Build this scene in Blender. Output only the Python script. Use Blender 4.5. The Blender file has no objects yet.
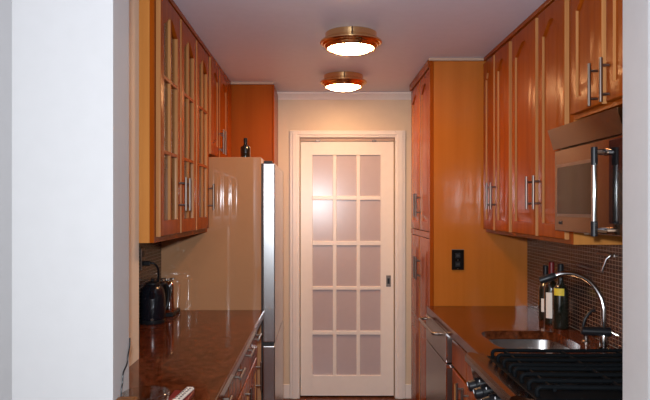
import bpy, bmesh, math, random
from mathutils import Vector, Matrix
S = bpy.context.scene
COL = S.collection
random.seed(4)
PI = math.pi

# ------------------------------------------------------------------ camera, world, lights, exposure
cd = bpy.data.cameras.new('camera'); cam = bpy.data.objects.new('camera', cd); COL.objects.link(cam)
cam.location = (0, 0, 1.5); cam.rotation_euler = (PI/2, 0, 0)
cd.sensor_width = 36; cd.lens = 36.0; cd.shift_x = 5/650; cd.shift_y = 8/650
cd.clip_start = 0.02
S.camera = cam
W = bpy.data.worlds.new('world'); S.world = W; W.use_nodes = True
W.node_tree.nodes['Background'].inputs[0].default_value = (0.55, 0.62, 0.75, 1)
W.node_tree.nodes['Background'].inputs[1].default_value = 0.012
def light(name, kind, loc, energy, color, **kw):
    l = bpy.data.lights.new(name, kind); l.energy = energy; l.color = color
    for k, v in kw.items(): setattr(l, k, v)
    o = bpy.data.objects.new(name, l); o.location = loc; COL.objects.link(o); return o
light('camera_flash', 'POINT', (-0.04, 0.03, 1.60), 212, (0.86, 0.93, 1.0), shadow_soft_size=0.03)
LAMP_EMIT = 100.0
S.view_settings.view_transform = 'Standard'; S.view_settings.look = 'None'
S.view_settings.gamma = 1; S.view_settings.use_curve_mapping = False
S.view_settings.exposure = 0.0

# ------------------------------------------------------------------ materials
def mat(name, color, rough=0.5, metal=0.0, ior=1.5, coat=0.0, emit=None, emit_s=0.0, noise=None, bump=0.0, nscale=20, stretch=(1, 1, 1), trans=0.0, aniso=0.0):
    m = bpy.data.materials.new(name); m.use_nodes = True
    nt = m.node_tree; b = nt.nodes['Principled BSDF']
    b.inputs['Base Color'].default_value = (*color, 1)
    b.inputs['Roughness'].default_value = rough; b.inputs['Metallic'].default_value = metal
    b.inputs['IOR'].default_value = ior; b.inputs['Coat Weight'].default_value = coat; b.inputs['Coat Roughness'].default_value = 0.08
    b.inputs['Transmission Weight'].default_value = trans
    if emit: b.inputs['Emission Color'].default_value = (*emit, 1); b.inputs['Emission Strength'].default_value = emit_s
    if noise is None: noise = tuple(c*0.975 for c in color)
    tc = nt.nodes.new('ShaderNodeTexCoord'); mp = nt.nodes.new('ShaderNodeMapping'); nz = nt.nodes.new('ShaderNodeTexNoise')
    mp.inputs['Scale'].default_value = stretch
    nz.inputs['Scale'].default_value = nscale; nz.inputs['Detail'].default_value = 5
    mx = nt.nodes.new('ShaderNodeMix'); mx.data_type = 'RGBA'
    mx.inputs['A'].default_value = (*color, 1); mx.inputs['B'].default_value = (*noise, 1)
    cr = nt.nodes.new('ShaderNodeValToRGB'); cr.color_ramp.elements[0].position = 0.35; cr.color_ramp.elements[1].position = 0.68
    nt.links.new(tc.outputs['Object'], mp.inputs[0]); nt.links.new(mp.outputs[0], nz.inputs['Vector'])
    nt.links.new(nz.outputs[0], cr.inputs[0]); nt.links.new(cr.outputs[0], mx.inputs['Factor'])
    nt.links.new(mx.outputs['Result'], b.inputs['Base Color'])
    if bump:
        bp = nt.nodes.new('ShaderNodeBump'); bp.inputs['Strength'].default_value = bump; bp.inputs['Distance'].default_value = 0.01
        nt.links.new(nz.outputs[0], bp.inputs['Height']); nt.links.new(bp.outputs[0], b.inputs['Normal'])
    return m
def wood(name, a, b, rough=0.26, ior=1.16, coat=0.0, along='z', nscale=9):
    st = {'z': (3.2, 3.2, 0.16), 'y': (3.2, 0.16, 3.2), 'x': (0.16, 3.2, 3.2)}[along]
    return mat(name, a, rough, 0, ior, coat, noise=b, nscale=nscale, stretch=st)
M = {}
M['wood'] = wood('stained_maple', (0.295, 0.060, 0.004), (0.235, 0.041, 0.002))
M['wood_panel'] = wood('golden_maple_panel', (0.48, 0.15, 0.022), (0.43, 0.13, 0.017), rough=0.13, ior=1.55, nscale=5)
M['wood_flash_edge'] = wood('flash_lit_maple_edge', (0.46, 0.205, 0.075), (0.39, 0.16, 0.052))  # flash highlight along the cabinet edges, put into a lighter maple colour
M['wood_tall'] = wood('tall_cabinet_maple', (0.34, 0.082, 0.010), (0.29, 0.065, 0.008), nscale=5)
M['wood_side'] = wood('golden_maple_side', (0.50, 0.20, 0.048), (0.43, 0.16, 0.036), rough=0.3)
M['wood_inside'] = wood('cabinet_interior', (0.45, 0.30, 0.19), (0.40, 0.26, 0.16), rough=0.5, coat=0)
M['wood_dark'] = mat('toe_kick_brown', (0.06, 0.022, 0.012), 0.5)
M['white_wall'] = mat('white_wall_paint', (0.47, 0.455, 0.45), 0.7)
M['cream_wall'] = mat('cream_wall_paint', (0.72, 0.60, 0.45), 0.40)
M['tan_wall'] = mat('tan_wall_paint', (0.80, 0.66, 0.50), 0.5)
M['ceiling'] = mat('ceiling_paint', (0.74, 0.75, 0.88), 0.5)
M['trim'] = mat('white_gloss_trim', (0.86, 0.82, 0.79), 0.3)
M['strip_trim'] = mat('pale_strip_paint', (0.50, 0.36, 0.27), 0.4)
M['door_paint'] = mat('door_paint', (0.92, 0.87, 0.82), 0.28)
M['pane'] = mat('frosted_pane', (0.55, 0.47, 0.49), 0.22)
M['steel'] = mat('brushed_steel', (0.50, 0.49, 0.49), 0.26, 1.0, nscale=30, stretch=(1, 1, 0.03), noise=(0.48, 0.47, 0.47))
M['steel_dark'] = mat('dark_steel', (0.24, 0.20, 0.18), 0.30, 1.0)
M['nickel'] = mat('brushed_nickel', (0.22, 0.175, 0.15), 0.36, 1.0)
M['chrome'] = mat('chrome', (0.86, 0.86, 0.86), 0.06, 1.0)
M['faucet'] = mat('faucet_steel', (0.55, 0.53, 0.52), 0.14, 1.0)
M['brass'] = mat('antique_brass', (0.88, 0.56, 0.26), 0.20, 1.0)
M['black'] = mat('black_plastic', (0.010, 0.010, 0.012), 0.35, ior=1.35)
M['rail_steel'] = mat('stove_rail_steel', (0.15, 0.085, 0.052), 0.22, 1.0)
M['iron'] = mat('cast_iron', (0.005, 0.006, 0.007), 0.6, ior=1.12)
M['gasket'] = mat('black_gasket', (0.01, 0.01, 0.01), 0.5)
M['kettle'] = mat('gloss_black', (0.006, 0.007, 0.011), 0.22)
M['bottle'] = mat('dark_green_glass', (0.010, 0.012, 0.008), 0.08, coat=1.0)
M['label_white'] = mat('paper_white', (0.75, 0.68, 0.60), 0.6)
M['label_yellow'] = mat('paper_yellow', (0.72, 0.52, 0.04), 0.6)
M['red'] = mat('red_card', (0.16, 0.006, 0.008), 0.4)
M['fridge_panel'] = mat('taupe_enamel', (0.44, 0.235, 0.12), 0.025, 0, 1.9)
M['floor'] = wood('floor_boards', (0.16, 0.055, 0.026), (0.11, 0.035, 0.016), along='y', rough=0.25)
M['fixture_glass'] = mat('lit_lamp_glass', (0.9, 0.85, 0.75), 0.3, emit=(1.0, 0.54, 0.24), emit_s=LAMP_EMIT)
M['mic_black'] = mat('microwave_black_glass', (0.008, 0.007, 0.007), 0.08, ior=1.35)
M['mic_window'] = mat('microwave_window', (0.040, 0.018, 0.010), 0.08, 0, 1.22)
M['cream_plastic'] = mat('cream_plastic', (0.75, 0.62, 0.45), 0.4)
M['wood_block'] = wood('dark_block_wood', (0.16, 0.06, 0.02), (0.11, 0.04, 0.013))
M['white_mark'] = mat('white_print', (0.8, 0.8, 0.8), 0.5)
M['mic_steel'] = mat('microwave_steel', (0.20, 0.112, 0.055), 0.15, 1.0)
M['sink'] = mat('sink_steel', (0.50, 0.48, 0.47), 0.25, 1.0)

def granite():
    m = bpy.data.materials.new('brown_granite'); m.use_nodes = True; nt = m.node_tree; b = nt.nodes['Principled BSDF']
    tc = nt.nodes.new('ShaderNodeTexCoord')
    n1 = nt.nodes.new('ShaderNodeTexNoise'); n1.inputs['Scale'].default_value = 38; n1.inputs['Detail'].default_value = 8
    v = nt.nodes.new('ShaderNodeTexVoronoi'); v.inputs['Scale'].default_value = 150
    r1 = nt.nodes.new('ShaderNodeValToRGB'); e = r1.color_ramp.elements
    e[0].position = 0.36; e[0].color = (0.05, 0.011, 0.003, 1); e[1].position = 0.66; e[1].color = (0.15, 0.037, 0.012, 1)
    r2 = nt.nodes.new('ShaderNodeValToRGB'); e = r2.color_ramp.elements
    e[0].position = 0.10; e[0].color = (0.035, 0.02, 0.015, 1); e[1].position = 0.45; e[1].color = (1, 1, 1, 1)
    mx = nt.nodes.new('ShaderNodeMix'); mx.data_type = 'RGBA'; mx.blend_type = 'MULTIPLY'; mx.inputs['Factor'].default_value = 0.5
    nt.links.new(tc.outputs['Object'], n1.inputs['Vector']); nt.links.new(tc.outputs['Object'], v.inputs['Vector'])
    nt.links.new(n1.outputs[0], r1.inputs[0]); nt.links.new(v.outputs['Distance'], r2.inputs[0])
    nt.links.new(r1.outputs[0], mx.inputs['A']); nt.links.new(r2.outputs[0], mx.inputs['B'])
    nt.links.new(mx.outputs['Result'], b.inputs['Base Color'])
    b.inputs['Roughness'].default_value = 0.10; b.inputs['IOR'].default_value = 1.33
    return m
M['granite'] = granite()
def tiles():
    m = bpy.data.materials.new('brown_mosaic_tile'); m.use_nodes = True; nt = m.node_tree; b = nt.nodes['Principled BSDF']
    tc = nt.nodes.new('ShaderNodeTexCoord'); sp = nt.nodes.new('ShaderNodeSeparateXYZ'); cb = nt.nodes.new('ShaderNodeCombineXYZ')
    br = nt.nodes.new('ShaderNodeTexBrick'); br.offset = 0.0; br.squash = 1.0
    br.inputs['Scale'].default_value = 1.0; br.inputs['Brick Width'].default_value = 0.029; br.inputs['Row Height'].default_value = 0.0185
    br.inputs['Mortar Size'].default_value = 0.0015; br.inputs['Bias'].default_value = 0.0
    br.inputs['Color1'].default_value = (0.016, 0.007, 0.005, 1); br.inputs['Color2'].default_value = (0.060, 0.020, 0.012, 1)
    br.inputs['Mortar'].default_value = (0.26, 0.175, 0.13, 1)
    nt.links.new(tc.outputs['Object'], sp.inputs[0]); nt.links.new(sp.outputs['Y'], cb.inputs['X']); nt.links.new(sp.outputs['Z'], cb.inputs['Y'])
    nt.links.new(cb.outputs[0], br.inputs['Vector']); nt.links.new(br.outputs['Color'], b.inputs['Base Color'])
    bp = nt.nodes.new('ShaderNodeBump'); bp.inputs['Strength'].default_value = 0.4; bp.inputs['Distance'].default_value = 0.002; bp.invert = True
    nt.links.new(br.outputs['Fac'], bp.inputs['Height']); nt.links.new(bp.outputs[0], b.inputs['Normal'])
    b.inputs['Roughness'].default_value = 0.25
    return m
M['tile'] = tiles()
def thin_glass(name, tint, refl=0.12, rough=0.03):
    m = bpy.data.materials.new(name); m.use_nodes = True; nt = m.node_tree; nt.nodes.remove(nt.nodes['Principled BSDF'])
    t = nt.nodes.new('ShaderNodeBsdfTransparent'); t.inputs[0].default_value = (*tint, 1)
    g = nt.nodes.new('ShaderNodeBsdfGlossy'); g.inputs['Roughness'].default_value = rough
    lw = nt.nodes.new('ShaderNodeLayerWeight'); lw.inputs['Blend'].default_value = refl
    mx = nt.nodes.new('ShaderNodeMixShader'); hf = nt.nodes.new('ShaderNodeMath'); hf.operation = 'MULTIPLY'; hf.inputs[1].default_value = 0.45
    nt.links.new(lw.outputs['Facing'], hf.inputs[0]); nt.links.new(hf.outputs[0], mx.inputs[0]); nt.links.new(t.outputs[0], mx.inputs[1]); nt.links.new(g.outputs[0], mx.inputs[2])
    nt.links.new(mx.outputs[0], nt.nodes['Material Output'].inputs[0]); return m
M['cab_glass'] = thin_glass('cabinet_glass', (0.86, 0.86, 0.86), 0.30)
M['clear_glass'] = thin_glass('clear_glass', (0.90, 0.91, 0.90), 0.32, 0.02)

# ------------------------------------------------------------------ mesh helpers (world coordinates)
ORG = {}
def B(): return bmesh.new()
def box(bm, x0, x1, y0, y1, z0, z1, bev=0.0, seg=2):
    x0, x1 = min(x0, x1), max(x0, x1); y0, y1 = min(y0, y1), max(y0, y1); z0, z1 = min(z0, z1), max(z0, z1)
    r = bmesh.ops.create_cube(bm, size=1)
    for v in r['verts']:
        v.co = Vector(((x0+x1)/2 + v.co.x*(x1-x0), (y0+y1)/2 + v.co.y*(y1-y0), (z0+z1)/2 + v.co.z*(z1-z0)))
    if bev:
        es = list({e for v in r['verts'] for e in v.link_edges})
        bmesh.ops.bevel(bm, geom=es, offset=bev, segments=seg, profile=0.5, affect='EDGES')
    return bm
def prism(bm, pts, d):
    """closed polygon pts (3D, planar) extruded by vector d"""
    a = [bm.verts.new(p) for p in pts]; b = [bm.verts.new(Vector(p)+Vector(d)) for p in pts]; n = len(pts)
    bm.faces.new(a); bm.faces.new(b[::-1])
    for i in range(n): bm.faces.new((a[i], b[i], b[(i+1) % n], a[(i+1) % n]))
    return bm
def tube(bm, pts, r, n=12, caps=True):
    pts = [Vector(p) for p in pts]; rs = r if isinstance(r, (list, tuple)) else [r]*len(pts)
    rings = []; up = None
    for i, p in enumerate(pts):
        t = (pts[min(i+1, len(pts)-1)] - pts[max(i-1, 0)]).normalized()
        if up is None: up = t.orthogonal().normalized()
        up = (up - t*up.dot(t)).normalized(); s = t.cross(up)
        rings.append([bm.verts.new(p + (up*math.cos(2*PI*k/n) + s*math.sin(2*PI*k/n))*rs[i]) for k in range(n)])
    for a, b in zip(rings, rings[1:]):
        for k in range(n): bm.faces.new((a[k], a[(k+1) % n], b[(k+1) % n], b[k]))
    if caps: bm.faces.new(rings[0][::-1]); bm.faces.new(rings[-1])
    return bm
def lathe(bm, c, prof, n=40, axis='z', flip=False):
    """prof list of (radius, height)"""
    rings = []
    for r, h in prof:
        ring = []
        for k in range(n):
            a = 2*PI*k/n; u, v = r*math.cos(a), r*math.sin(a)
            d = {'z': (u, v, h), 'x': (h, u, v), 'y': (u, h, v)}[axis]
            ring.append(bm.verts.new(Vector(c)+Vector(d)))
        rings.append(ring)
    for a, b in zip(rings, rings[1:]):
        for k in range(n): bm.faces.new((a[k], a[(k+1) % n], b[(k+1) % n], b[k]))
    if prof[0][0] > 1e-5: bm.faces.new(rings[0][::-1])
    if prof[-1][0] > 1e-5: bm.faces.new(rings[-1])
    bmesh.ops.remove_doubles(bm, verts=[v for r in rings for v in r], dist=1e-6)
    return bm
def arc(pts_fn, n): return [pts_fn(i/(n-1)) for i in range(n)]
def smooth_path(ps, n=8):
    ps = [Vector(p) for p in ps]; out = []
    for i in range(len(ps)-1):
        p0 = ps[max(i-1, 0)]; p1 = ps[i]; p2 = ps[i+1]; p3 = ps[min(i+2, len(ps)-1)]
        for k in range(n):
            t = k/n
            out.append(0.5*((2*p1) + (p2-p0)*t + (2*p0-5*p1+4*p2-p3)*t*t + (3*p1-p0-3*p2+p3)*t**3))
    out.append(ps[-1]); return out
def obj(name, bm, m, parent=None, smooth=False, origin=None):
    bmesh.ops.recalc_face_normals(bm, faces=bm.faces[:])
    me = bpy.data.meshes.new(name)
    if origin is None:
        if parent is not None: origin = ORG[parent]
        else:
            xs = [v.co for v in bm.verts]
            origin = Vector((sum(v.x for v in xs)/len(xs), sum(v.y for v in xs)/len(xs), min(v.z for v in xs)))
    origin = Vector(origin)
    for v in bm.verts: v.co -= origin
    bm.to_mesh(me); bm.free(); me.materials.append(M[m])
    if smooth:
        for p in me.polygons: p.use_smooth = True
        try: me.set_sharp_from_angle(angle=math.radians(38))
        except Exception: pass
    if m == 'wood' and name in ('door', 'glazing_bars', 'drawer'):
        me.materials.append(M['wood_flash_edge'])
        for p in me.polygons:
            if abs(p.normal.y) > 0.72: p.material_index = 1  # faces square to Y carry the painted flash highlight
    o = bpy.data.objects.new(name, me); COL.objects.link(o)
    if parent is not None: o.parent = parent
    else: o.location = origin
    ORG[o] = origin
    return o
def tag(o, label, cat, group=None, kind=None):
    o['label'] = label; o['category'] = cat
    if group: o['group'] = group
    if kind: o['kind'] = kind
    return o
def thing(name, loc, label, cat, group=None, kind=None):
    o = bpy.data.objects.new(name, None); COL.objects.link(o); o.location = loc; ORG[o] = Vector(loc); o.empty_display_size = 0.05
    return tag(o, label, cat, group, kind)
def struct(name, bm, m, label, cat, parent=None):
    o = obj(name, bm, m, parent, origin=(0, 0, 0) if parent is None else None); o['kind'] = 'structure'
    if parent is None: tag(o, label, cat)
    return o

# ------------------------------------------------------------------ the setting
FZ, CZ = 0.0, 2.408
BACK, LX, RX = 5.13, -0.929, 1.26
JF, JN = 1.95, 1.80            # far and near face of the wall the opening is cut in
JL, JR = -0.573, 0.908
struct('floor', box(B(), -2.6, 2.6, -3.2, 5.9, -0.06, 0.0), 'floor', 'dark reddish brown floor under the glazed door', 'floor')
struct('ceiling', box(B(), -2.6, 2.6, 0.9, 5.9, CZ, CZ+0.08), 'ceiling', 'smooth pinkish white ceiling carrying the two brass lamps', 'ceiling')
# far wall with the door opening
DX0, DX1, DZT = -0.160, 0.590, 2.055
bm = B(); box(bm, LX-0.1, DX0, BACK, BACK+0.12, 0, CZ); box(bm, DX1, RX+0.1, BACK, BACK+0.12, 0, CZ); box(bm, DX0, DX1, BACK, BACK+0.12, DZT, CZ)
struct('wall_back', bm, 'cream_wall', 'warm cream end wall around the white glazed door', 'wall')
wl = struct('wall_left', box(B(), LX-0.12, LX, 2.52, BACK, 0, CZ), 'cream_wall', 'left kitchen wall behind the kettle with brown mosaic tile', 'wall')
struct('tile_backsplash', box(B(), LX+0.0005, LX+0.008, 2.563, 3.773, 0.91, 1.36), 'tile', '', '', wl)
struct('wall_corner', box(B(), LX-0.12, -0.712, JF+0.001, 2.556, 0, CZ), 'tan_wall', 'narrow tan wall corner between the left opening side and the glass cabinets', 'wall')
wr = struct('wall_right', box(B(), RX, RX+0.12, 1.86, BACK, 0, CZ), 'cream_wall', 'right kitchen wall with brown mosaic tile behind bottles and faucet', 'wall')
struct('tile_backsplash', box(B(), RX-0.008, RX-0.0005, 1.96, 3.925, 0.91, 1.36), 'tile', '', '', wr)
struct('wall_front', box(B(), -0.98, JL, JN, JF, 0, CZ), 'white_wall', 'white wall left of the kitchen opening with black cord on its side', 'wall')
struct('wall_opening', box(B(), JR, 1.9, JN, JF, 0, CZ), 'white_wall', 'white wall right of the kitchen opening beside the stove', 'wall')
struct('wall_entry', box(B(), -0.98, -0.853, -3.0, JN-0.0005, 0, CZ), 'white_wall', 'white side wall at the far left edge of the view', 'wall')
# low ledge beside the stove
struct('trim_1', box(B(), 0.66, JR-0.001, 1.905, 1.985, 0.0, 0.907, 0.003), 'white_wall', 'white ledge at the near end of the stove', 'trim')
# crown moulding on the far wall
bm = B()
prof = [(0, 0), (0, -0.054), (-0.009, -0.054), (-0.013, -0.043), (-0.022, -0.032), (-0.036, -0.015), (-0.045, -0.012), (-0.045, 0)]
prism(bm, [(-0.40, BACK-0.0005+a, CZ-0.0005+b) for a, b in prof], (1.12, 0, 0))
struct('trim_2', bm, 'trim', 'white crown moulding along the top of the end wall', 'trim')
# door casing
bm = B()
def casing_leg(x0, x1): box(bm, x0, x1, BACK-0.018, BACK-0.0005, 0, 2.11, 0.004); box(bm, x0+0.02, x1-0.02, BACK-0.026, BACK-0.012, 0, 2.09, 0.004)
casing_leg(-0.237, DX0); casing_leg(DX1, 0.672)
box(bm, DX0, DX1, BACK-0.018, BACK-0.0005, DZT, 2.11, 0.004); box(bm, DX0-0.02, DX1+0.02, BACK-0.026, BACK-0.012, DZT+0.018, 2.09, 0.004)
struct('trim_3', bm, 'trim', 'white casing around the glazed door', 'trim')
bm = B(); box(bm, -0.40, -0.238, BACK-0.014, BACK-0.0005, 0, 0.11, 0.003); box(bm, 0.673, 0.74, BACK-0.014, BACK-0.0005, 0, 0.11, 0.003)
struct('baseboard_back', bm, 'trim', 'white baseboard at the foot of the end wall beside the door', 'baseboard')
struct('trim_4', box(B(), 0.656, RX, 3.922, 3.93, CZ-0.018, CZ-0.0005, 0.002), 'strip_trim', 'thin pale strip over the tall right cabinet side', 'trim')
struct('trim_5', box(B(), -0.66, -0.33, 4.672, 4.678, CZ-0.018, CZ-0.0005, 0.002), 'strip_trim', 'thin pale strip over the tall cabinet behind the fridge', 'trim')
struct('wall_beyond', box(B(), -0.9, 1.3, 5.75, 5.8, 0, CZ), 'cream_wall', 'dim cream wall seen faintly through the frosted door panes', 'wall')

# glazed sliding door
def X(px, Y): return (px-320)*Y/650
def Z(py, Y): return 1.5 + (208-py)*Y/650
DY = 5.15
dr0, dr1, dz0, dz1 = -0.155, 0.584, 0.012, Z(141.5, DY)
cols = [(X(312.5, DY), X(332.8, DY)), (X(336.5, DY), X(356.5, DY)), (X(360.2, DY), X(380.6, DY))]
rows = [(Z(b, DY), Z(a, DY)) for a, b in ((155, 196), (200, 241), (245.5, 286.5), (290, 331), (335, 375.5))]
gx0, gx1 = cols[0][0], cols[-1][1]; gz0, gz1 = rows[-1][0], rows[0][1]
bm = B()
box(bm, dr0, gx0, DY, DY+0.035, dz0, dz1, 0.003); box(bm, gx1, dr1, DY, DY+0.035, dz0, dz1, 0.003)
box(bm, gx0-0.002, gx1+0.002, DY+0.0005, DY+0.0345, dz0, gz0, 0.002); box(bm, gx0-0.002, gx1+0.002, DY+0.0005, DY+0.0345, gz1, dz1, 0.002)
door = obj('door_1', bm, 'door_paint', origin=(0.21, DY, 0.012)); door['kind'] = 'structure'
tag(door, 'white sliding door with fifteen frosted glass panes in the end wall', 'door')
bm = B()
for a, b in zip(cols, cols[1:]): box(bm, a[1], b[0], DY+0.004, DY+0.031, gz0, gz1, 0.004)
for a, b in zip(rows, rows[1:]): box(bm, gx0, gx1, DY+0.0045, DY+0.0305, b[1], a[0], 0.004)
obj('glazing_bars', bm, 'door_paint', door)
for r in rows:
    for c in cols: obj('pane', box(B(), c[0]-0.004, c[1]+0.004, DY+0.016, DY+0.020, r[0]-0.004, r[1]+0.004), 'pane', door)
bm = B(); hz = Z(281, DY)
box(bm, X(386.2, DY), X(390.8, DY), DY-0.005, DY-0.0003, hz-0.045, hz+0.045, 0.002)
hp = obj('pull_plate', bm, 'nickel', door)
obj('recess', box(B(), X(387.4, DY), X(389.6, DY), DY-0.0062, DY-0.0048, hz-0.022, hz+0.022), 'black', hp)
obj('sliding_track', box(B(), DX0+0.004, DX1-0.004, DY-0.012, DY+0.03, dz1+0.003, DZT-0.001), 'strip_trim', door)
for px in (318, 374):
    bm = B(); box(bm, X(px-2.2, DY), X(px+2.2, DY), DY-0.016, DY-0.0122, dz1-0.004, dz1+0.012, 0.002); lathe(bm, (X(px, DY), DY-0.019, dz1+0.006), [(0, 0), (0.008, 0), (0.008, 0.004), (0, 0.004)], 12, 'y')
    obj('hanger', bm, 'steel_dark', door)

# ------------------------------------------------------------------ cabinet parts
def contour(y0, y1, z0, z1, s, bot, top, A, N=20):
    """closed inner contour, CCW from lower y0 corner; A arch height"""
    pts = [(y0+s, z0+bot), (y1-s, z0+bot)]
    for k in range(N+1):
        t = k/N; u = (y1-s) + (y0+s-(y1-s))*t
        pts.append((u, z1-top-A+A*(0.5-0.5*math.cos(2*PI*t))**0.8 if A else z1-top))
    return pts
def bridge(bm, a, b):
    n = len(a)
    for i in range(n):
        try: bm.faces.new((a[i], a[(i+1) % n], b[(i+1) % n], b[i]))
        except ValueError: pass
def loop(bm, pts, x): return [bm.verts.new((x, p[0], p[1])) for p in pts]
def arris(t, R=0.006, n=4): return [(R-R*math.cos(PI/2*k/n), t-R+R*math.sin(PI/2*k/n)) for k in range(n+1)]
def raised_door(xb, sg, y0, y1, z0, z1, A=0.05, s=0.055, mid=None):
    """door leaf: xb back plane, sg +1 faces +X / -1 faces -X"""
    bm = B(); t = 0.020
    c0 = contour(y0, y1, z0, z1, 0, 0, 0, 0); c1 = contour(y0, y1, z0, z1, 0.004, 0.004, 0.004, 0)
    L0 = loop(bm, c0, xb); bm.faces.new(L0); L2 = L0
    for d, x in arris(t):
        n_ = loop(bm, contour(y0, y1, z0, z1, d, d, d, 0), xb+sg*x); bridge(bm, L2, n_); L2 = n_
    spans = [(z0, z1)] if mid is None else [(z0, mid+0.028), (mid-0.028, z1)]
    if mid is None:
        def C(d): return contour(y0, y1, z0, z1, s+d, s+0.005+d, s+0.005+d, A)
        L3 = loop(bm, C(0), xb+sg*t); bridge(bm, L2, L3)
        L4 = loop(bm, C(0.0015), xb+sg*(t-0.010)); L5 = loop(bm, C(0.008), xb+sg*(t-0.011)); L6 = loop(bm, C(0.040), xb+sg*(t-0.002)); L7 = loop(bm, C(0.044), xb+sg*(t-0.002))
        for a, b in ((L3, L4), (L4, L5), (L5, L6), (L6, L7)): bridge(bm, a, b)
        bm.faces.new(L7)
    else:
        bm.faces.new(L2)
        for a, b in spans:
            cc = [contour(y0, y1, a, b, s+d, s+d, s+d, 0) for d in (0, 0.012, 0.04, 0.05)]
            q = [loop(bm, c, xb+sg*x) for c, x in zip(cc, (t+0.0003, t-0.001, t+0.006, t+0.006))]
            for u, v in zip(q, q[1:]): bridge(bm, u, v)
            bm.faces.new(q[-1])
    return bm
def glass_door(xb, sg, y0, y1, z0, z1, A=0.05, s=0.055):
    bm = B(); t = 0.020
    c0 = contour(y0, y1, z0, z1, 0, 0, 0, 0); c1 = contour(y0, y1, z0, z1, 0.004, 0.004, 0.004, 0); ci = contour(y0, y1, z0, z1, s, s+0.01, s+0.01, A); cj = contour(y0, y1, z0, z1, s-0.0015, s+0.0085, s+0.0085, A)
    L = [loop(bm, c0, xb)]+[loop(bm, contour(y0, y1, z0, z1, d, d, d, 0), xb+sg*x) for d, x in arris(t)]+[loop(bm, cj, xb+sg*t), loop(bm, ci, xb+sg*(t-0.002)), loop(bm, ci, xb)]
    for a, b in zip(L, L[1:]): bridge(bm, a, b)
    bridge(bm, L[-1], L[0]); return bm
def bar_handle(parent, xf, sg, y, z, L=0.15, vertical=True, name='handle', gap=0.030):
    bm = B(); xo = xf+sg*gap; h = L/2; q = h-0.026
    if vertical:
        tube(bm, [(xo, y, z-h), (xo, y, z+h)], 0.006)
        for s in (-q, q): tube(bm, [(xf+sg*0.0005, y, z+s), (xo, y, z+s)], 0.0048, 10)
    else:
        tube(bm, [(xo, y-h, z), (xo, y+h, z)], 0.006)
        for s in (-q, q): tube(bm, [(xf+sg*0.0005, y+s, z), (xo, y+s, z)], 0.0048, 10)
    return obj(name, bm, 'nickel', parent, True)
def carcass(xw, xf, y0, y1, z0, z1, t=0.018, shelves=(), open_front=True):
    """hollow box, wall side xw, open towards xf"""
    bm = B()
    box(bm, xw, xf, y0, y0+t, z0, z1); box(bm, xw, xf, y1-t, y1, z0, z1)
    box(bm, xw, xf, y0+t, y1-t, z0, z0+t); box(bm, xw, xf, y0+t, y1-t, z1-t, z1)
    d = math.copysign(0.008, xf-xw); box(bm, xw, xw+d, y0+t, y1-t, z0+t, z1-t)
    return bm

# ------------------------------------------------------------------ left upper cabinets with glass doors
LF = -0.6555    # carcass front, doors add 21 mm
UZ0, UZ1 = 1.362, 2.385
def left_upper(y0, y1, doors, label):
    t = thing('glass_wall_cabinet', (-0.80, (y0+y1)/2, UZ0), label, 'cabinet', 'glass-fronted wall cabinets on the left')
    obj('carcass', carcass(LX+0.001, LF-0.0165, y0, y1, UZ0, UZ1), 'wood_side', t)
    obj('lining', box(B(), LX+0.010, LX+0.014, y0+0.02, y1-0.02, UZ0+0.02, UZ1-0.02), 'wood_inside', t)
    for z in (1.70, 2.02): obj('shelf', box(B(), LX+0.016, LF-0.03, y0+0.02, y1-0.02, z, z+0.018), 'wood_inside', t)
    bm = B(); ws = [(y0, doors[0][0]+0.012)]+[(p[1]-0.012, q[0]+0.012) for p, q in zip(doors, doors[1:])]+[(doors[-1][1]-0.012, y1)]
    for a, b in ws: box(bm, LF-0.016, LF+0.0012, a, b, UZ0+0.0005, UZ1-0.0005)
    for a, b in zip(ws, ws[1:]):
        box(bm, LF-0.016, LF+0.0012, a[1]+0.0003, b[0]-0.0003, UZ0+0.0005, UZ0+0.04); box(bm, LF-0.016, LF+0.0012, a[1]+0.0003, b[0]-0.0003, UZ1-0.04, UZ1-0.0005)
    obj('face_frame', bm, 'wood', t)
    obj('top_strip', box(B(), LF-0.02, LF+0.016, y0, y1, UZ1+0.0005, CZ-0.001, 0.002), 'wood', t)
    for a, b, hy in doors:
        z0, z1 = UZ0+0.023, UZ1-0.018
        d = obj('door', glass_door(LF+0.002, 1, a, b, z0, z1), 'wood', t, True)
        obj('glass', box(B(), LF+0.006, LF+0.009, a+0.05, b-0.05, z0+0.055, z1-0.055), 'cab_glass', d)
        bm = B(); m = (a+b)/2
        box(bm, LF+0.006, LF+0.021, m-0.008, m+0.008, z0+0.062, z1-0.062, 0.003)
        for z in (Z(155, 2.82), Z(84.5, 2.82)): box(bm, LF+0.006, LF+0.0205, a+0.05, b-0.05, z-0.008, z+0.008, 0.003)
        obj('glazing_bars', bm, 'wood', d)
        bar_handle(d, LF+0.023, 1, hy, 1.563)
    return t
left_upper(2.562, 3.340, [(2.590, 2.95, 2.922), (2.982, 3.325, 3.01)], 'wooden wall cabinet with two glass doors, nearest on the left')
left_upper(3.344, 3.768, [(3.36, 3.71, 3.68)], 'narrow single glass door wall cabinet on the left, touching the fridge side')

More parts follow.
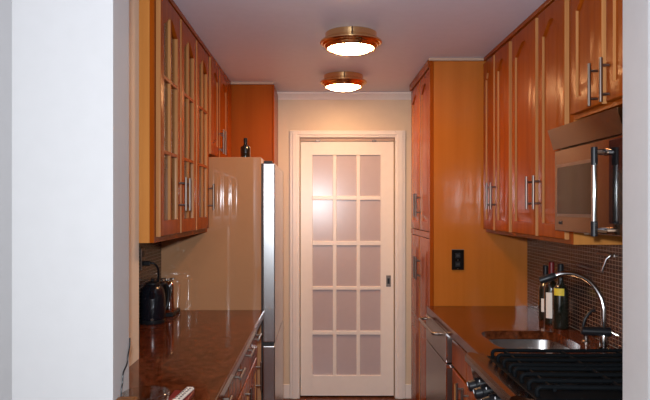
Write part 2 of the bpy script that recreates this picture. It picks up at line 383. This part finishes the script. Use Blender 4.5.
# cabinet above the fridge
t = thing('fridge_top_cabinet', (-0.80, 4.2, 1.81), 'reddish wooden cabinet with two solid doors above the fridge', 'cabinet')
obj('carcass', carcass(LX+0.001, LF, 3.772, 4.664, 1.81, UZ1), 'wood', t)
obj('top_strip', box(B(), LF-0.02, LF+0.016, 3.772, 4.664, UZ1+0.0005, CZ-0.001, 0.002), 'wood', t)
for a, b, hy in ((3.785, 4.09, 4.06), (4.125, 4.455, 4.155)):
    d = obj('door', raised_door(LF+0.002, 1, a, b, 1.816, UZ1-0.004, 0.04), 'wood', t, True)
    bar_handle(d, LF+0.023, 1, hy, 1.915)
obj('filler', box(B(), LF+0.002, LF+0.021, 4.463, 4.664, 1.816, UZ1-0.004, 0.002), 'wood', t)
# tall cabinet beyond the fridge
t = thing('tall_cabinet', (-0.63, 4.9, 0), 'golden brown tall cabinet standing behind the fridge on the left', 'cabinet')
obj('side_panel', box(B(), LX+0.001, -0.345, 4.680, 5.125, 0.0, CZ-0.019), 'wood_tall', t)
obj('edge_stile', box(B(), -0.344, -0.330, 4.680, 5.125, 0.0, CZ-0.019, 0.002), 'wood', t)

# ------------------------------------------------------------------ refrigerator
t = thing('refrigerator', (-0.6, 4.2, 0.0), 'taupe-sided refrigerator with stainless doors at end of left counter', 'refrigerator')
obj('body', box(B(), LX+0.001, -0.342, 3.775, 4.668, 0.012, Z(157, 3.775), 0.004), 'fridge_panel', t)
obj('gasket', box(B(), -0.3415, -0.334, 3.79, 4.655, 0.06, Z(163.5, 3.79)), 'gasket', t)
zs0, zs1 = Z(342.3, 3.79), Z(345.8, 3.79)
fd = obj('door', box(B(), -0.3335, -0.262, 3.785, 4.66, zs0, Z(163, 3.785), 0.006, 3), 'steel', t)
obj('hinge_cap', box(B(), -0.33, -0.28, 3.80, 3.86, Z(163, 3.785)+0.0005, Z(163, 3.785)+0.014, 0.003), 'gasket', t)
ff = obj('freezer_drawer', box(B(), -0.3335, -0.262, 3.785, 4.66, 0.06, zs1, 0.006, 3), 'steel', t)
obj('divider', box(B(), -0.3335, -0.27, 3.79, 4.655, zs1+0.001, zs0-0.001), 'gasket', t)

# ------------------------------------------------------------------ right tall pantry
PF = 0.688
t = thing('pantry_cabinet', (0.97, 4.34, 0), 'tall wooden pantry cabinet on the right beside the white door', 'cabinet')
bm = B(); box(bm, PF, RX-0.001, 3.931, 3.951, 0.0, CZ-0.019, 0.001)
sp = obj('side_panel', bm, 'wood_panel', t)
obj('carcass', box(B(), PF, RX-0.001, 3.952, 4.78, 0.09, CZ-0.02), 'wood', t)
obj('edge_stile', box(B(), PF-0.024, PF-0.0005, 3.931, 3.962, 0.0, CZ-0.019, 0.002), 'wood', t)
obj('toe_kick', box(B(), PF+0.05, RX-0.001, 3.952, 4.78, 0.0, 0.089), 'wood_dark', t)
obj('crown_strip', box(B(), PF-0.03, PF-0.0005, 3.964, 4.78, CZ-0.05, CZ-0.001, 0.004), 'wood', t)
obj('middle_rail', box(B(), PF-0.02, PF-0.0005, 3.964, 4.78, 1.312, 1.350, 0.003), 'wood', t)
for a, b, hy in ((3.975, 4.345, 4.315), (4.375, 4.765, 4.405)):
    d = obj('door', raised_door(PF-0.0005, -1, a, b, 1.353, CZ-0.055, 0.045), 'wood', t, True)
    bar_handle(d, PF-0.022, -1, hy, 1.52)
    d = obj('door', raised_door(PF-0.0005, -1, a, b, 0.10, 1.309, 0, mid=0.70), 'wood', t, True)
    bar_handle(d, PF-0.022, -1, hy, 1.10)

# ------------------------------------------------------------------ right wall cabinets
RF = 1.003
def right_upper(y0, y1, z0, doors, label, hz, A=0.05):
    t = thing('wall_cabinet', (1.13, (y0+y1)/2, z0), label, 'cabinet', 'solid-door wall cabinets on the right')
    obj('carcass', box(B(), RF, RX-0.001, y0, y1, z0, UZ1), 'wood_side' if z0 < 1.5 else 'wood', t)
    obj('face_frame', box(B(), RF-0.0018, RF-0.0003, y0, y1, z0, UZ1), 'wood', t)
    obj('top_strip', box(B(), RF-0.016, RF+0.02, y0, y1, UZ1+0.0005, CZ-0.001, 0.002), 'wood', t)
    for a, b, hy in doors:
        d = obj('door', raised_door(RF-0.0022, -1, a, b, z0+0.018, UZ1-0.018, A), 'wood', t, True)
        bar_handle(d, RF-0.023, -1, hy, hz)
right_upper(3.332, 3.926, 1.355, [(3.68, 3.905, 3.705), (3.38, 3.65, 3.622)], 'reddish wooden wall cabinet with two doors, farthest on the right above the counter end', 1.568)
right_upper(2.57, 3.328, 1.355, [(2.963, 3.325, 2.992), (2.61, 2.925, 2.895)], 'reddish wooden two-door wall cabinet on the right above the wine bottles', 1.570)
right_upper(1.955, 2.566, 1.846, [(2.267, 2.548, 2.295), (1.975, 2.232, 2.20)], 'short wooden cabinet with two doors directly above the microwave', 1.935)

# ------------------------------------------------------------------ microwave
t = thing('microwave', (1.09, 2.26, 1.41), 'stainless microwave with vertical bar handle hung under the short cabinet', 'microwave')
y0, y1 = 1.965, 2.562; MX = 0.925
obj('body', box(B(), MX+0.022, RX-0.009, y0, y1, 1.41, 1.802), 'steel_dark', t)
bm = B(); prism(bm, [(0.897, y1, 1.805), (0.920, y1, 1.728), (MX+0.10, y1, 1.728), (MX+0.10, y1, 1.805)], (0, y0-y1, 0))
obj('vent_hood', bm, 'mic_steel', t)
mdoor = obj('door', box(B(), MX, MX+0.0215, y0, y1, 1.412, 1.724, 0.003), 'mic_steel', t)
wy0, wy1 = 2.185, X(100, 1)*0 + 2.528
obj('window', box(B(), MX-0.003, MX-0.0002, wy0, wy1, Z(213.5, 2.53), Z(168, 2.53), 0.001), 'mic_window', mdoor)
obj('window_frame', box(B(), MX-0.0019, MX-0.0001, wy0-0.012, wy1+0.009, Z(213.5, 2.53)-0.012, Z(168, 2.53)+0.012), 'steel_dark', mdoor)
obj('control_panel', box(B(), MX-0.003, MX-0.0002, y0+0.004, 2.075, 1.45, 1.716, 0.001), 'mic_black', mdoor)
bm = B(); hy = 2.105; hx = MX-0.037
tube(bm, [(hx, hy, Z(196, 2.1)-0.088), (hx, hy, Z(196, 2.1)+0.105)], 0.0085, 16)
mh = obj('handle', bm, 'chrome', mdoor, True)
for z0_, z1_ in ((Z(196, 2.1)+0.100, Z(196, 2.1)+0.158), (Z(196, 2.1)-0.130, Z(196, 2.1)-0.082)):
    obj('grip_end', tube(B(), [(hx, hy, z0_), (hx, hy, z1_)], 0.0108, 16), 'black', mdoor, True)
for z in (Z(196, 2.1)+0.142, Z(196, 2.1)-0.112):
    obj('bracket', tube(B(), [(hx+0.008, hy, z), (MX-0.0005, hy, z)], [0.008, 0.012], 12), 'chrome', mdoor, True)
# small dark maker's badge, strokes only
bm = B(); by = X(0, 1)*0
for k, dy in enumerate((0, 0.010, 0.019, 0.027)):
    box(bm, MX-0.0016, MX-0.0002, 2.515-dy-0.006, 2.515-dy, 1.437, 1.437+(0.013, 0.010, 0.010, 0.014)[k], 0.0004, 1)
obj('badge', bm, 'black', mdoor)
obj('underside_knob', lathe(B(), (1.03, 2.50, 1.398), [(0, 0), (0.012, 0), (0.014, 0.004), (0.014, 0.0115), (0, 0.0115)], 16), 'cream_plastic', t)  # plain cream bumper knob under the microwave

# ------------------------------------------------------------------ left base cabinets and counter
CT, CB = 0.908, 0.868
LB = -0.363
def base_cab(side, y0, y1, units, label, name='base_cabinet', xl=None):
    """units: list of (y0,y1,drawer handle?, door handle y)"""
    sg = 1 if side == 'l' else -1
    xw, xf = (LX+0.001, LB) if side == 'l' else (RX-0.001, 0.688)
    if xl is not None: xw = xl
    t = thing(name, ((xw+xf)/2, (y0+y1)/2, 0), label, 'cabinet', 'base cabinets under the counters')
    if side == 'l': obj('carcass', box(B(), xw, xf, y0, y1, 0.10, CB-0.001), 'wood', t)
    else:
        bm = B(); box(bm, xw, xf, y0, y0+0.018, 0.10, CB-0.001); box(bm, xw, xf, y1-0.018, y1, 0.10, CB-0.001); box(bm, xw, xf, y0+0.018, y1-0.018, 0.10, 0.12); box(bm, xf, xf+0.018, y0+0.018, y1-0.018, 0.12, CB-0.001); obj('carcass', bm, 'wood', t)
    obj('toe_kick', box(B(), xw, xf-sg*0.06, y0, y1, 0.0, 0.099), 'wood_dark', t)
    for a, b, drawer, hy in units:
        a += 0.002; b -= 0.002
        z1 = 0.835
        d = obj('drawer', raised_drawer(xf+sg*0.001, sg, a, b, 0.705, z1), 'wood', t)
        if drawer: bar_handle(d, xf+sg*0.022, sg, (a+b)/2, drawer, 0.16, False)
        d = obj('door', raised_door(xf+sg*0.001, sg, a, b, 0.115, 0.690, 0.0), 'wood', t, True)
        bar_handle(d, xf+sg*0.022, sg, hy, 0.61, 0.15)
    return t
def raised_drawer(xb, sg, y0, y1, z0, z1):
    bm = B(); t = 0.021
    cs = [(0, 0), (0, t-0.005), (0.006, t), (0.010, t)]
    L = [loop(bm, contour(y0, y1, z0, z1, d, d, d, 0, 2), xb+sg*x) for d, x in cs]
    for a, b in zip(L, L[1:]): bridge(bm, a, b)
    bm.faces.new(L[0]); bm.faces.new(L[-1]); return bm
base_cab('l', 2.80, 3.766, [(3.17, 3.53, 0.835, 3.44), (2.802, 3.17, 0.835, 2.94)], 'wooden base cabinet with drawers under the left counter beside the fridge')
base_cab('l', 1.99, 2.796, [(2.425, 2.794, 0.835, 2.68), (1.992, 2.425, 0.835, 2.30)], 'wooden base cabinet with drawers under the near end of the left counter', xl=-0.709)
bm = B()
prism(bm, [(-0.32, 1.74, CB), (-0.32, 3.772, CB), (LX+0.0005, 3.772, CB), (LX+0.0005, 2.558, CB), (-0.711, 2.558, CB), (-0.711, JF+0.002, CB), (JL+0.001, JF+0.002, CB), (JL+0.001, 1.74, CB)], (0, 0, CT-CB))
bmesh.ops.bevel(bm, geom=[e for e in bm.edges if e.calc_length() > 1.9], offset=0.006, segments=3, affect='EDGES')
lc = obj('countertop', bm, 'granite'); tag(lc, 'polished brown granite countertop on the left under the kettle', 'countertop')

# ------------------------------------------------------------------ right base: dishwasher, cabinet, counter, sink, range
base_cab('r', 2.60, 3.29, [(2.96, 3.288, None, 3.02), (2.602, 2.96, None, 2.91)], 'wooden sink base cabinet on the right between dishwasher and stove')
t = thing('dishwasher', (0.96, 3.61, 0), 'stainless dishwasher with bar handle beside the tall pantry', 'dishwasher')
obj('tub', box(B(), 0.70, RX-0.001, 3.302, 3.926, 0.09, CB-0.002), 'steel_dark', t)
obj('toe_kick', box(B(), 0.74, RX-0.001, 3.302, 3.926, 0.0, 0.088), 'wood_dark', t)
du = obj('control_panel', box(B(), 0.640, 0.699, 3.302, 3.922, 0.712, 0.864, 0.003), 'steel_dark', t)
dd = obj('door', box(B(), 0.640, 0.699, 3.302, 3.922, 0.10, 0.706, 0.003), 'steel_dark', t)
for p, z in ((du, 0.861), (dd, 0.703)): obj('corner_cap', box(B(), 0.638, 0.668, 3.2975, 3.3015, z-0.018, z, 0.0015), 'chrome', p)
for p, za, zb in ((du, 0.712, 0.842), (dd, 0.10, 0.684)): obj('edge_strip', box(B(), 0.638, 0.646, 3.2980, 3.3015, za, zb, 0.001), 'chrome', p)
bm = B(); hz = 0.838
tube(bm, smooth_path([(0.6395, 3.42, hz), (0.61, 3.42, hz), (0.595, 3.44, hz), (0.595, 3.55, hz), (0.595, 3.78, hz), (0.595, 3.87, hz), (0.61, 3.89, hz), (0.6395, 3.89, hz)], 5), 0.0085, 12)
obj('handle', bm, 'steel_dark', du, True)

# countertop with a sink cut-out (ring of quads round a superellipse)
bm = B(); n = 48
hx0, hx1, hy0, hy1 = 0.755, 1.125, 2.715, 3.135
def inner(k):
    a = 2*PI*k/n; c, s = math.cos(a), math.sin(a); e = 0.42
    return ((hx0+hx1)/2 + (hx1-hx0)/2*math.copysign(abs(c)**e, c), (hy0+hy1)/2 + (hy1-hy0)/2*math.copysign(abs(s)**e, s))
ox0, ox1, oy0, oy1 = 0.645, RX-0.0085, 2.596, 3.929
inn = [inner(k) for k in range(n)]
def outer(k):
    x, y = inn[k]; cx, cy = (hx0+hx1)/2, (hy0+hy1)/2; dx, dy = x-cx, y-cy
    ts = []
    if dx > 1e-6: ts.append((ox1-cx)/dx)
    if dx < -1e-6: ts.append((ox0-cx)/dx)
    if dy > 1e-6: ts.append((oy1-cy)/dy)
    if dy < -1e-6: ts.append((oy0-cy)/dy)
    m = min(ts); return (cx+dx*m, cy+dy*m)
out = [outer(k) for k in range(n)]
for cx_, cy_ in ((ox0, oy0), (ox0, oy1), (ox1, oy0), (ox1, oy1)):
    k = min(range(n), key=lambda i: (out[i][0]-cx_)**2+(out[i][1]-cy_)**2); out[k] = (cx_, cy_)
lv = []
for pts, z in ((out, CB), (out, CT), (inn, CT), (inn, CB)): lv.append([bm.verts.new((p[0], p[1], z)) for p in pts])
for a, b in zip(lv, lv[1:]+lv[:1]): bridge(bm, a, b)
rc = obj('countertop', bm, 'granite'); tag(rc, 'polished brown granite countertop on the right holding the sink', 'countertop')
# sink
t = thing('sink', (0.94, 2.925, 0.70), 'undermounted stainless steel sink in the right countertop', 'sink')
bm = B(); cx, cy = 0.94, 2.925
def ring(f, z): return [bm.verts.new((cx+(p[0]-cx)*f, cy+(p[1]-cy)*f, z)) for p in inn]
R_ = [ring(1.05, CB-0.001), ring(1.01, CB-0.001), ring(1.0, CB-0.006), ring(0.97, 0.74), ring(0.93, 0.712), ring(0.86, 0.705), ring(0.12, 0.700)]
for a, b in zip(R_, R_[1:]): bridge(bm, a, b)
bm.faces.new(R_[-1]); obj('basin', bm, 'sink', t, True)
obj('drain', lathe(B(), (cx, cy, 0.7005), [(0, 0.002), (0.012, 0.002), (0.03, 0.001), (0.042, 0.004), (0.045, 0.0)], 24), 'chrome', t, True)

# range
t = thing('stove', (0.93, 2.29, 0), 'black-topped gas stove with cast iron grates at the near end of the right counter', 'stove')
RY0, RY1 = 1.99, 2.592
obj('body', box(B(), 0.665, RX-0.009, RY0, RY1, 0.05, 0.885), 'steel_dark', t)
obj('cooktop', box(B(), 0.662, RX-0.009, RY0, RY1, 0.886, 0.912, 0.004), 'iron', t)
bm = B(); prism(bm, [(0.661, RY0, 0.912), (0.600, RY0, 0.926), (0.584, RY0, 0.922), (0.578, RY0, 0.910), (0.578, RY0, 0.892), (0.590, RY0, 0.878), (0.661, RY0, 0.872)], (0, RY1-RY0, 0))
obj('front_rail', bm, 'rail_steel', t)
bm = B(); prism(bm, [(0.664, RY0, 0.870), (0.600, RY0, 0.870), (0.622, RY0, 0.770), (0.664, RY0, 0.770)], (0, RY1-RY0, 0))
obj('control_panel', bm, 'mic_black', t)
od = obj('oven_door', box(B(), 0.620, 0.664, RY0+0.003, RY1-0.003, 0.20, 0.765, 0.004), 'steel_dark', t)
bm = B(); tube(bm, [(0.575, RY0+0.06, 0.72), (0.575, RY1-0.06, 0.72)], 0.011)
for y in (RY0+0.09, RY1-0.09): tube(bm, [(0.575, y, 0.72), (0.6195, y, 0.72)], 0.008)
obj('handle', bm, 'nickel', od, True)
ax = Vector((-0.1, 0, -0.022)).normalized()
for y in (2.50, 2.40, 2.28, 2.16, 2.06):
    c = Vector((0.611, y, 0.822)); bm = B()
    tube(bm, [c, c+ax*0.012, c+ax*0.014, c+ax*0.038, c+ax*0.042], [0.027, 0.027, 0.022, 0.020, 0.016], 20)
    k = obj('knob', bm, 'black', t, True)
    bm = B(); up = Vector((0.022, 0, -0.1)).normalized()*-1
    p = c+ax*0.0425
    tube(bm, [p+up*0.003, p+up*0.016], 0.0018, 6)
    obj('pointer', bm, 'white_mark', k)
    bm = B()
    for j, dy in enumerate((0.0, 0.009, 0.016)):
        q = Vector((0.6065, y-0.030-dy*0.5, 0.838+dy*0.3)); tube(bm, [q, q+Vector((-0.0015, 0, 0.007))], 0.0014, 6)
    obj('dial_mark', bm, 'white_mark', t)
for gi, (ga, gb) in enumerate(((2.30, 2.575), (2.01, 2.285))):
    bm = B(); z = 0.934
    for k in range(4):
        y = ga+0.02+(gb-ga-0.04)*k/3
        tube(bm, smooth_path([(0.680, y, 0.9135), (0.678, y, 0.930), (0.688, y, z+0.006), (0.72, y, z+0.006), (0.95, y, z+0.004), (1.17, y, z+0.006), (1.20, y, z+0.004), (1.205, y, 0.9135)], 4), 0.0075, 8)
    for x in (0.73, 0.95, 1.17): tube(bm, [(x, ga+0.01, z), (x, gb-0.01, z)], 0.0065, 8)
    obj('grate', bm, 'iron', t, True)
    for x in (0.82, 1.08):
        obj('burner', lathe(B(), (x, (ga+gb)/2, 0.9125), [(0, 0), (0.05, 0), (0.05, 0.006), (0.036, 0.007), (0.036, 0.013), (0, 0.014)], 24), 'iron', t, True)

# ------------------------------------------------------------------ faucet
t = thing('faucet', (1.19, 2.72, CT), 'tall gooseneck steel faucet beside the sink', 'faucet')
fx, fy = 1.188, 2.72
obj('base', lathe(B(), (fx, fy, CT), [(0.026, 0), (0.026, 0.006), (0.018, 0.012), (0.017, 0.05), (0.015, 0.06), (0, 0.06)], 24), 'faucet', t, True)
def neck(a): return (fx-0.128+0.128*math.cos(a), fy+0.035*a, CT+0.165+0.148*math.sin(a))
pts = [(fx, fy, CT+0.055), (fx, fy, CT+0.11)]+[neck(math.radians(k)) for k in range(0, 113, 7)]
obj('spout', tube(B(), pts, 0.0115, 14), 'faucet', t, True)
e = Vector(pts[-1]); d = (Vector(pts[-1])-Vector(pts[-2])).normalized()
obj('spray_head', tube(B(), [e, e+d*0.01, e+d*0.04, e+d*0.07], [0.0135, 0.016, 0.017, 0.015], 14), 'black', t, True)
obj('valve', tube(B(), [(fx-0.088, fy+0.02, CT+0.074), (fx-0.084, fy+0.019, CT+0.074), (fx-0.01, fy+0.002, CT+0.074), (fx+0.024, fy-0.006, CT+0.074)], [0.012, 0.017, 0.020, 0.020], 18), 'black', t, True)
obj('valve_cap', tube(B(), [(fx+0.0242, fy-0.006, CT+0.074), (fx+0.029, fy-0.007, CT+0.074), (fx+0.032, fy-0.008, CT+0.074)], [0.020, 0.020, 0.014], 18), 'chrome', t, True)
obj('lever', tube(B(), [(fx+0.033, fy-0.008, CT+0.07), (fx+0.05, fy-0.02, CT+0.062)], [0.006, 0.004], 10), 'chrome', t, True)
t = thing('soap_dispenser', (1.17, 2.86, CT), 'dark curved soap dispenser at the sink left of the faucet', 'dispenser')
obj('collar', lathe(B(), (1.17, 2.86, CT), [(0.018, 0), (0.018, 0.006), (0.011, 0.012), (0.010, 0.03), (0, 0.03)], 18), 'steel_dark', t, True)
obj('spout', tube(B(), smooth_path([(1.17, 2.86, CT+0.028), (1.158, 2.86, CT+0.06), (1.165, 2.86, CT+0.10), (1.19, 2.86, CT+0.135), (1.21, 2.86, CT+0.142)], 6), [0.007]*24+[0.009], 10), 'black', t, True)

# paper towel bar on the tile
t = thing('towel_bar', (1.2, 2.95, 1.26), 'thin steel towel bar on the brown tile above the faucet', 'towel bar')
obj('mount', box(B(), RX-0.016, RX-0.0083, 2.75, 2.93, 1.290, 1.303, 0.002), 'steel_dark', t)
obj('arm', tube(B(), [(RX-0.0165, 2.758, 1.297), (1.222, 2.746, 1.297), (1.212, 2.75, 1.285), (1.20, 2.766, 1.232)], 0.0055, 10), 'chrome', t, True)
obj('bar', tube(B(), [(1.2, 2.760, 1.2275), (1.203, 2.86, 1.229), (1.21, 3.06, 1.232)], 0.005, 10), 'steel_dark', t, True)

# ------------------------------------------------------------------ bottles
def bottle(name, x, y, z, H, r, label, m='bottle', lab=None, cap='black', neck_h=0.30):
    t = thing(name, (x, y, z), label, 'bottle', 'dark bottles standing about the kitchen')
    sh = H*(1-neck_h-0.12)
    obj('glass', lathe(B(), (x, y, z+0.0005), [(0, 0.004), (r*0.7, 0), (r*0.96, 0.002), (r, 0.010), (r, sh), (r*0.93, sh+H*0.035), (r*0.62, sh+H*0.085), (r*0.40, sh+H*0.13), (r*0.36, H*0.80), (r*0.36, H-0.004), (0, H-0.004)], 28), m, t, True)
    obj('capsule', lathe(B(), (x, y, z), [(r*0.39, H*0.80), (r*0.39, H), (r*0.30, H+0.003), (0, H+0.003)], 20), cap, t, True)
    if lab:
        za, zb, a0, a1, lm = lab
        bm = B(); n = 14; R = r+0.0009
        rows_ = [[bm.verts.new((x+R*math.cos(a0+(a1-a0)*k/n), y+R*math.sin(a0+(a1-a0)*k/n), q)) for k in range(n+1)] for q in (z+za, z+zb)]
        for k in range(n): bm.faces.new((rows_[0][k], rows_[0][k+1], rows_[1][k+1], rows_[1][k]))
        R2 = r+0.0003
        obj('paper_label', bm, lm, t, True)
    return t
bottle('wine_bottle', X(545.5, 3.45), 3.45, CT, 0.285, 0.036, 'dark bottle with low white label, leftmost of three on the right counter', lab=(0.045, 0.115, math.radians(215), math.radians(300), 'label_white'))
bottle('wine_bottle', X(551.5, 3.31), 3.31, CT, 0.315, 0.036, 'dark bottle with tall white label, middle of three on the right counter', lab=(0.035, 0.165, math.radians(205), math.radians(255), 'label_white'), cap='red')
bottle('wine_bottle', X(561, 3.19), 3.195, CT, 0.315, 0.038, 'dark bottle with small yellow label beside the faucet', lab=(0.165, 0.20, math.radians(200), math.radians(275), 'label_yellow'))
bottle('wine_bottle', X(245.5, 3.95), 3.95, Z(157, 3.775)+0.001, 0.125, 0.030, 'small dark bottle standing on top of the fridge', neck_h=0.32)

# outlet plate on pantry side
t = thing('wall_outlet', (X(458, 3.92), 3.93, Z(270, 3.92)), 'black outlet plate on the tall cabinet side above the right counter', 'outlet')
ox = X(458, 3.92); oz0, oz1 = Z(270, 3.92), Z(250, 3.92)
obj('plate', box(B(), ox-0.037, ox+0.037, 3.923, 3.9305, oz0, oz1, 0.002), 'mic_black', t)
for z in (oz0+0.034, oz1-0.034):
    s_ = obj('socket', box(B(), ox-0.015, ox+0.015, 3.9205, 3.9228, z-0.016, z+0.016, 0.002), 'black', t)
    bm = B(); box(bm, ox-0.007, ox-0.004, 3.9198, 3.9206, z-0.006, z+0.006); box(bm, ox+0.004, ox+0.007, 3.9198, 3.9206, z-0.006, z+0.006)
    obj('slot', bm, 'nickel', s_)
obj('plate_edge', box(B(), ox-0.037, ox+0.037, 3.9225, 3.9304, oz1+0.0003, oz1+0.004), 'nickel', t)
for z in (oz0+0.008, (oz0+oz1)/2): obj('screw', lathe(B(), (ox, 3.9215, z), [(0, 0), (0.003, 0), (0.003, 0.0014), (0, 0.0014)], 10, 'y'), 'chrome', t)

# left wall outlet with plug and cord to kettle
kx, ky = -0.862, 3.35
t = thing('wall_outlet', (LX+0.008, 3.40, 1.2), 'outlet with black plug on the left tile above the kettle', 'outlet')
obj('plate', box(B(), LX+0.0085, LX+0.014, 3.33, 3.40, 1.18, 1.295, 0.002), 'nickel', t)
for z in (1.213, 1.262): obj('socket', box(B(), LX+0.0142, LX+0.016, 3.35, 3.38, z-0.016, z+0.016, 0.001), 'black', t)
t = thing('power_cord', (LX+0.03, 3.37, CT), 'black plug and cord looping down behind the kettle', 'cord')
obj('plug', box(B(), LX+0.0165, LX+0.052, 3.352, 3.378, 1.202, 1.226, 0.005), 'black', t)
obj('cable', tube(B(), smooth_path([(LX+0.052, 3.365, 1.215), (LX+0.072, 3.37, 1.21), (LX+0.085, 3.39, 1.18), (LX+0.078, 3.42, 1.12), (LX+0.06, 3.44, 1.06), (LX+0.04, 3.46, 0.98), (LX+0.03, 3.47, 0.914)], 6), 0.0055, 10), 'black', t, True)

# kettle
t = thing('kettle', (kx, ky, CT), 'glossy black electric kettle on the left counter by the tile', 'kettle')
obj('base', lathe(B(), (kx, ky, CT+0.0005), [(0, 0), (0.062, 0), (0.064, 0.006), (0.064, 0.018), (0.058, 0.022), (0, 0.022)], 36), 'black', t, True)
obj('body', lathe(B(), (kx, ky, CT), [(0.0, 0.0228), (0.062, 0.0228), (0.0645, 0.03), (0.0645, 0.12), (0.063, 0.145), (0.058, 0.170), (0.049, 0.187), (0.038, 0.197), (0.034, 0.199), (0, 0.199)], 40), 'kettle', t, True)
obj('lid', lathe(B(), (kx, ky, CT), [(0.036, 0.1992), (0.034, 0.206), (0.018, 0.213), (0.008, 0.216), (0.009, 0.228), (0, 0.230)], 30), 'black', t, True)
obj('handle', tube(B(), smooth_path([(kx+0.030, ky+0.035, CT+0.190), (kx+0.055, ky+0.055, CT+0.195), (kx+0.066, ky+0.066, CT+0.15), (kx+0.060, ky+0.062, CT+0.08), (kx+0.040, ky+0.042, CT+0.05)], 6), 0.008, 10), 'black', t, True)
obj('spout', tube(B(), [(kx+0.01, ky-0.05, CT+0.14), (kx+0.015, ky-0.072, CT+0.175)], [0.018, 0.010], 12), 'kettle', t, True)
obj('switch', box(B(), kx+0.005, kx+0.02, ky-0.068, ky-0.061, CT+0.022, CT+0.032, 0.002), 'nickel', t)

# toaster
t = thing('toaster', (-0.845, 3.60, CT), 'chrome toaster behind the kettle against the fridge side', 'toaster')
bm = B(); tx0, tx1, ty0, ty1 = -0.912, X(173.5, 3.52), 3.52, 3.72
box(bm, tx0, tx1, ty0, ty1, CT+0.012, CT+0.195, 0.028, 5)
obj('shell', bm, 'chrome', t, True)
obj('foot_frame', box(B(), tx0+0.004, tx1-0.004, ty0+0.004, ty1-0.004, CT+0.0005, CT+0.02, 0.004), 'black', t)
for x in (-0.885, -0.835): obj('slot', box(B(), x-0.012, x+0.012, ty0+0.03, ty1-0.03, CT+0.1945, CT+0.1962), 'black', t)
obj('lever', box(B(), -0.87, -0.84, ty0-0.014, ty0-0.0005, CT+0.12, CT+0.132, 0.003), 'black', t)
bm = B()
for k in range(5): box(bm, tx0+0.03+k*0.018, tx0+0.038+k*0.018, ty0+0.020, ty0+0.028, CT+0.194, CT+0.204, 0.002)
obj('rack_ridge', bm, 'chrome', t)

# ------------------------------------------------------------------ near end of the left counter
bx, by_ = X(146, 1.86), 1.86
t = thing('glass_bowl', (bx, by_, CT), 'clear glass bowl at the near end of the left counter', 'bowl')
obj('bowl', lathe(B(), (bx, by_, CT+0.0005), [(0, 0), (0.035, 0), (0.052, 0.012), (0.063, 0.040), (0.067, 0.064), (0.0655, 0.065), (0.060, 0.041), (0.049, 0.016), (0.033, 0.005), (0, 0.005)], 40), 'clear_glass', t, True)
o = obj('wooden_block', box(B(), -0.555, -0.497, 1.745, 1.787, CT+0.0005, 0.984, 0.008, 3), 'wood_block'); tag(o, 'brown wooden block in front of the clear glass bowl', 'block')
o = obj('notebook', box(B(), -0.462, -0.398, 1.87, 2.065, CT+0.0005, CT+0.014, 0.002), 'red')
tag(o, 'red booklet lying on the near end of the left counter', 'booklet')
t = thing('remote_control', (-0.415, 1.99, CT+0.015), 'pale ribbed remote lying across the red booklet', 'remote')
bm = B()
d = Vector((0.018, 0.16, 0)).normalized(); s_ = Vector((d.y, -d.x, 0)); c0 = Vector((-0.428, 1.915, CT+0.0148))
prism(bm, [c0-s_*0.013, c0+s_*0.013, c0+s_*0.013+d*0.15, c0-s_*0.013+d*0.15], (0, 0, 0.010))
bmesh.ops.bevel(bm, geom=bm.edges[:], offset=0.003, segments=2, affect='EDGES'); obj('case', bm, 'label_white', t)
for k in range(7):
    for j in (-0.006, 0.006):
        p = c0+d*(0.02+k*0.018)+s_*j; obj('button', lathe(B(), (p.x, p.y, p.z+0.0102), [(0, 0.002), (0.0034, 0.002), (0.004, 0), (0, 0)], 10), 'steel_dark', t)
# cord on the opening side
pts = [(JL+0.004, y, z) for y, z in ((1.945, Z(338, 1.945)), (1.942, Z(346, 1.945)), (1.925, Z(356, 1.925)), (1.915, Z(364, 1.915)), (1.880, Z(373, 1.88)), (1.872, Z(383, 1.872)), (1.862, Z(391, 1.862)), (1.855, CT+0.005))]
o = obj('hanging_cord', tube(B(), smooth_path(pts, 6), 0.0021, 8), 'black', None, True); tag(o, 'thin black cord running down the white side of the left opening', 'cord')

# ------------------------------------------------------------------ ceiling lamps
def lamp(x, y, label):
    t = thing('ceiling_lamp', (x, y, CZ), label, 'lamp', 'brass ceiling lamps')
    obj('canopy', lathe(B(), (x, y, CZ), [(0, -0.0005), (0.128, -0.0005), (0.133, -0.004), (0.133, -0.030), (0.138, -0.034), (0.138, -0.040), (0, -0.040)], 56), 'brass', t, True)
    obj('ring', lathe(B(), (x, y, CZ), [(0.139, -0.040), (0.152, -0.041), (0.160, -0.047), (0.160, -0.054), (0.154, -0.059), (0.149, -0.059), (0.146, -0.065), (0.141, -0.069), (0.136, -0.069), (0.132, -0.078), (0.126, -0.084), (0.121, -0.084), (0.118, -0.078), (0.118, -0.0405)], 56), 'brass', t, True)
    prof = [(0.117*math.cos(a), -0.074-0.032*math.sin(a)) for a in [PI/2*k/10 for k in range(11)]]
    obj('glass_shade', lathe(B(), (x, y, CZ), prof, 48), 'fixture_glass', t, True)
    for k in range(3):
        a = -PI/2+k*2*PI/3; n_ = Vector((math.cos(a), math.sin(a), 0)); c = Vector((x, y, CZ))+n_*0.134
        obj('clip', tube(B(), [c+Vector((0, 0, -0.004)), c+n_*0.004+Vector((0, 0, -0.030)), c+n_*0.030+Vector((0, 0, -0.046))], 0.004, 8), 'nickel', t, True)
lamp(0.160, 3.37, 'brass ceiling lamp with glowing shade, nearer of the two')
lamp(0.160, 4.44, 'brass ceiling lamp with glowing shade, farther and nearer the white door')
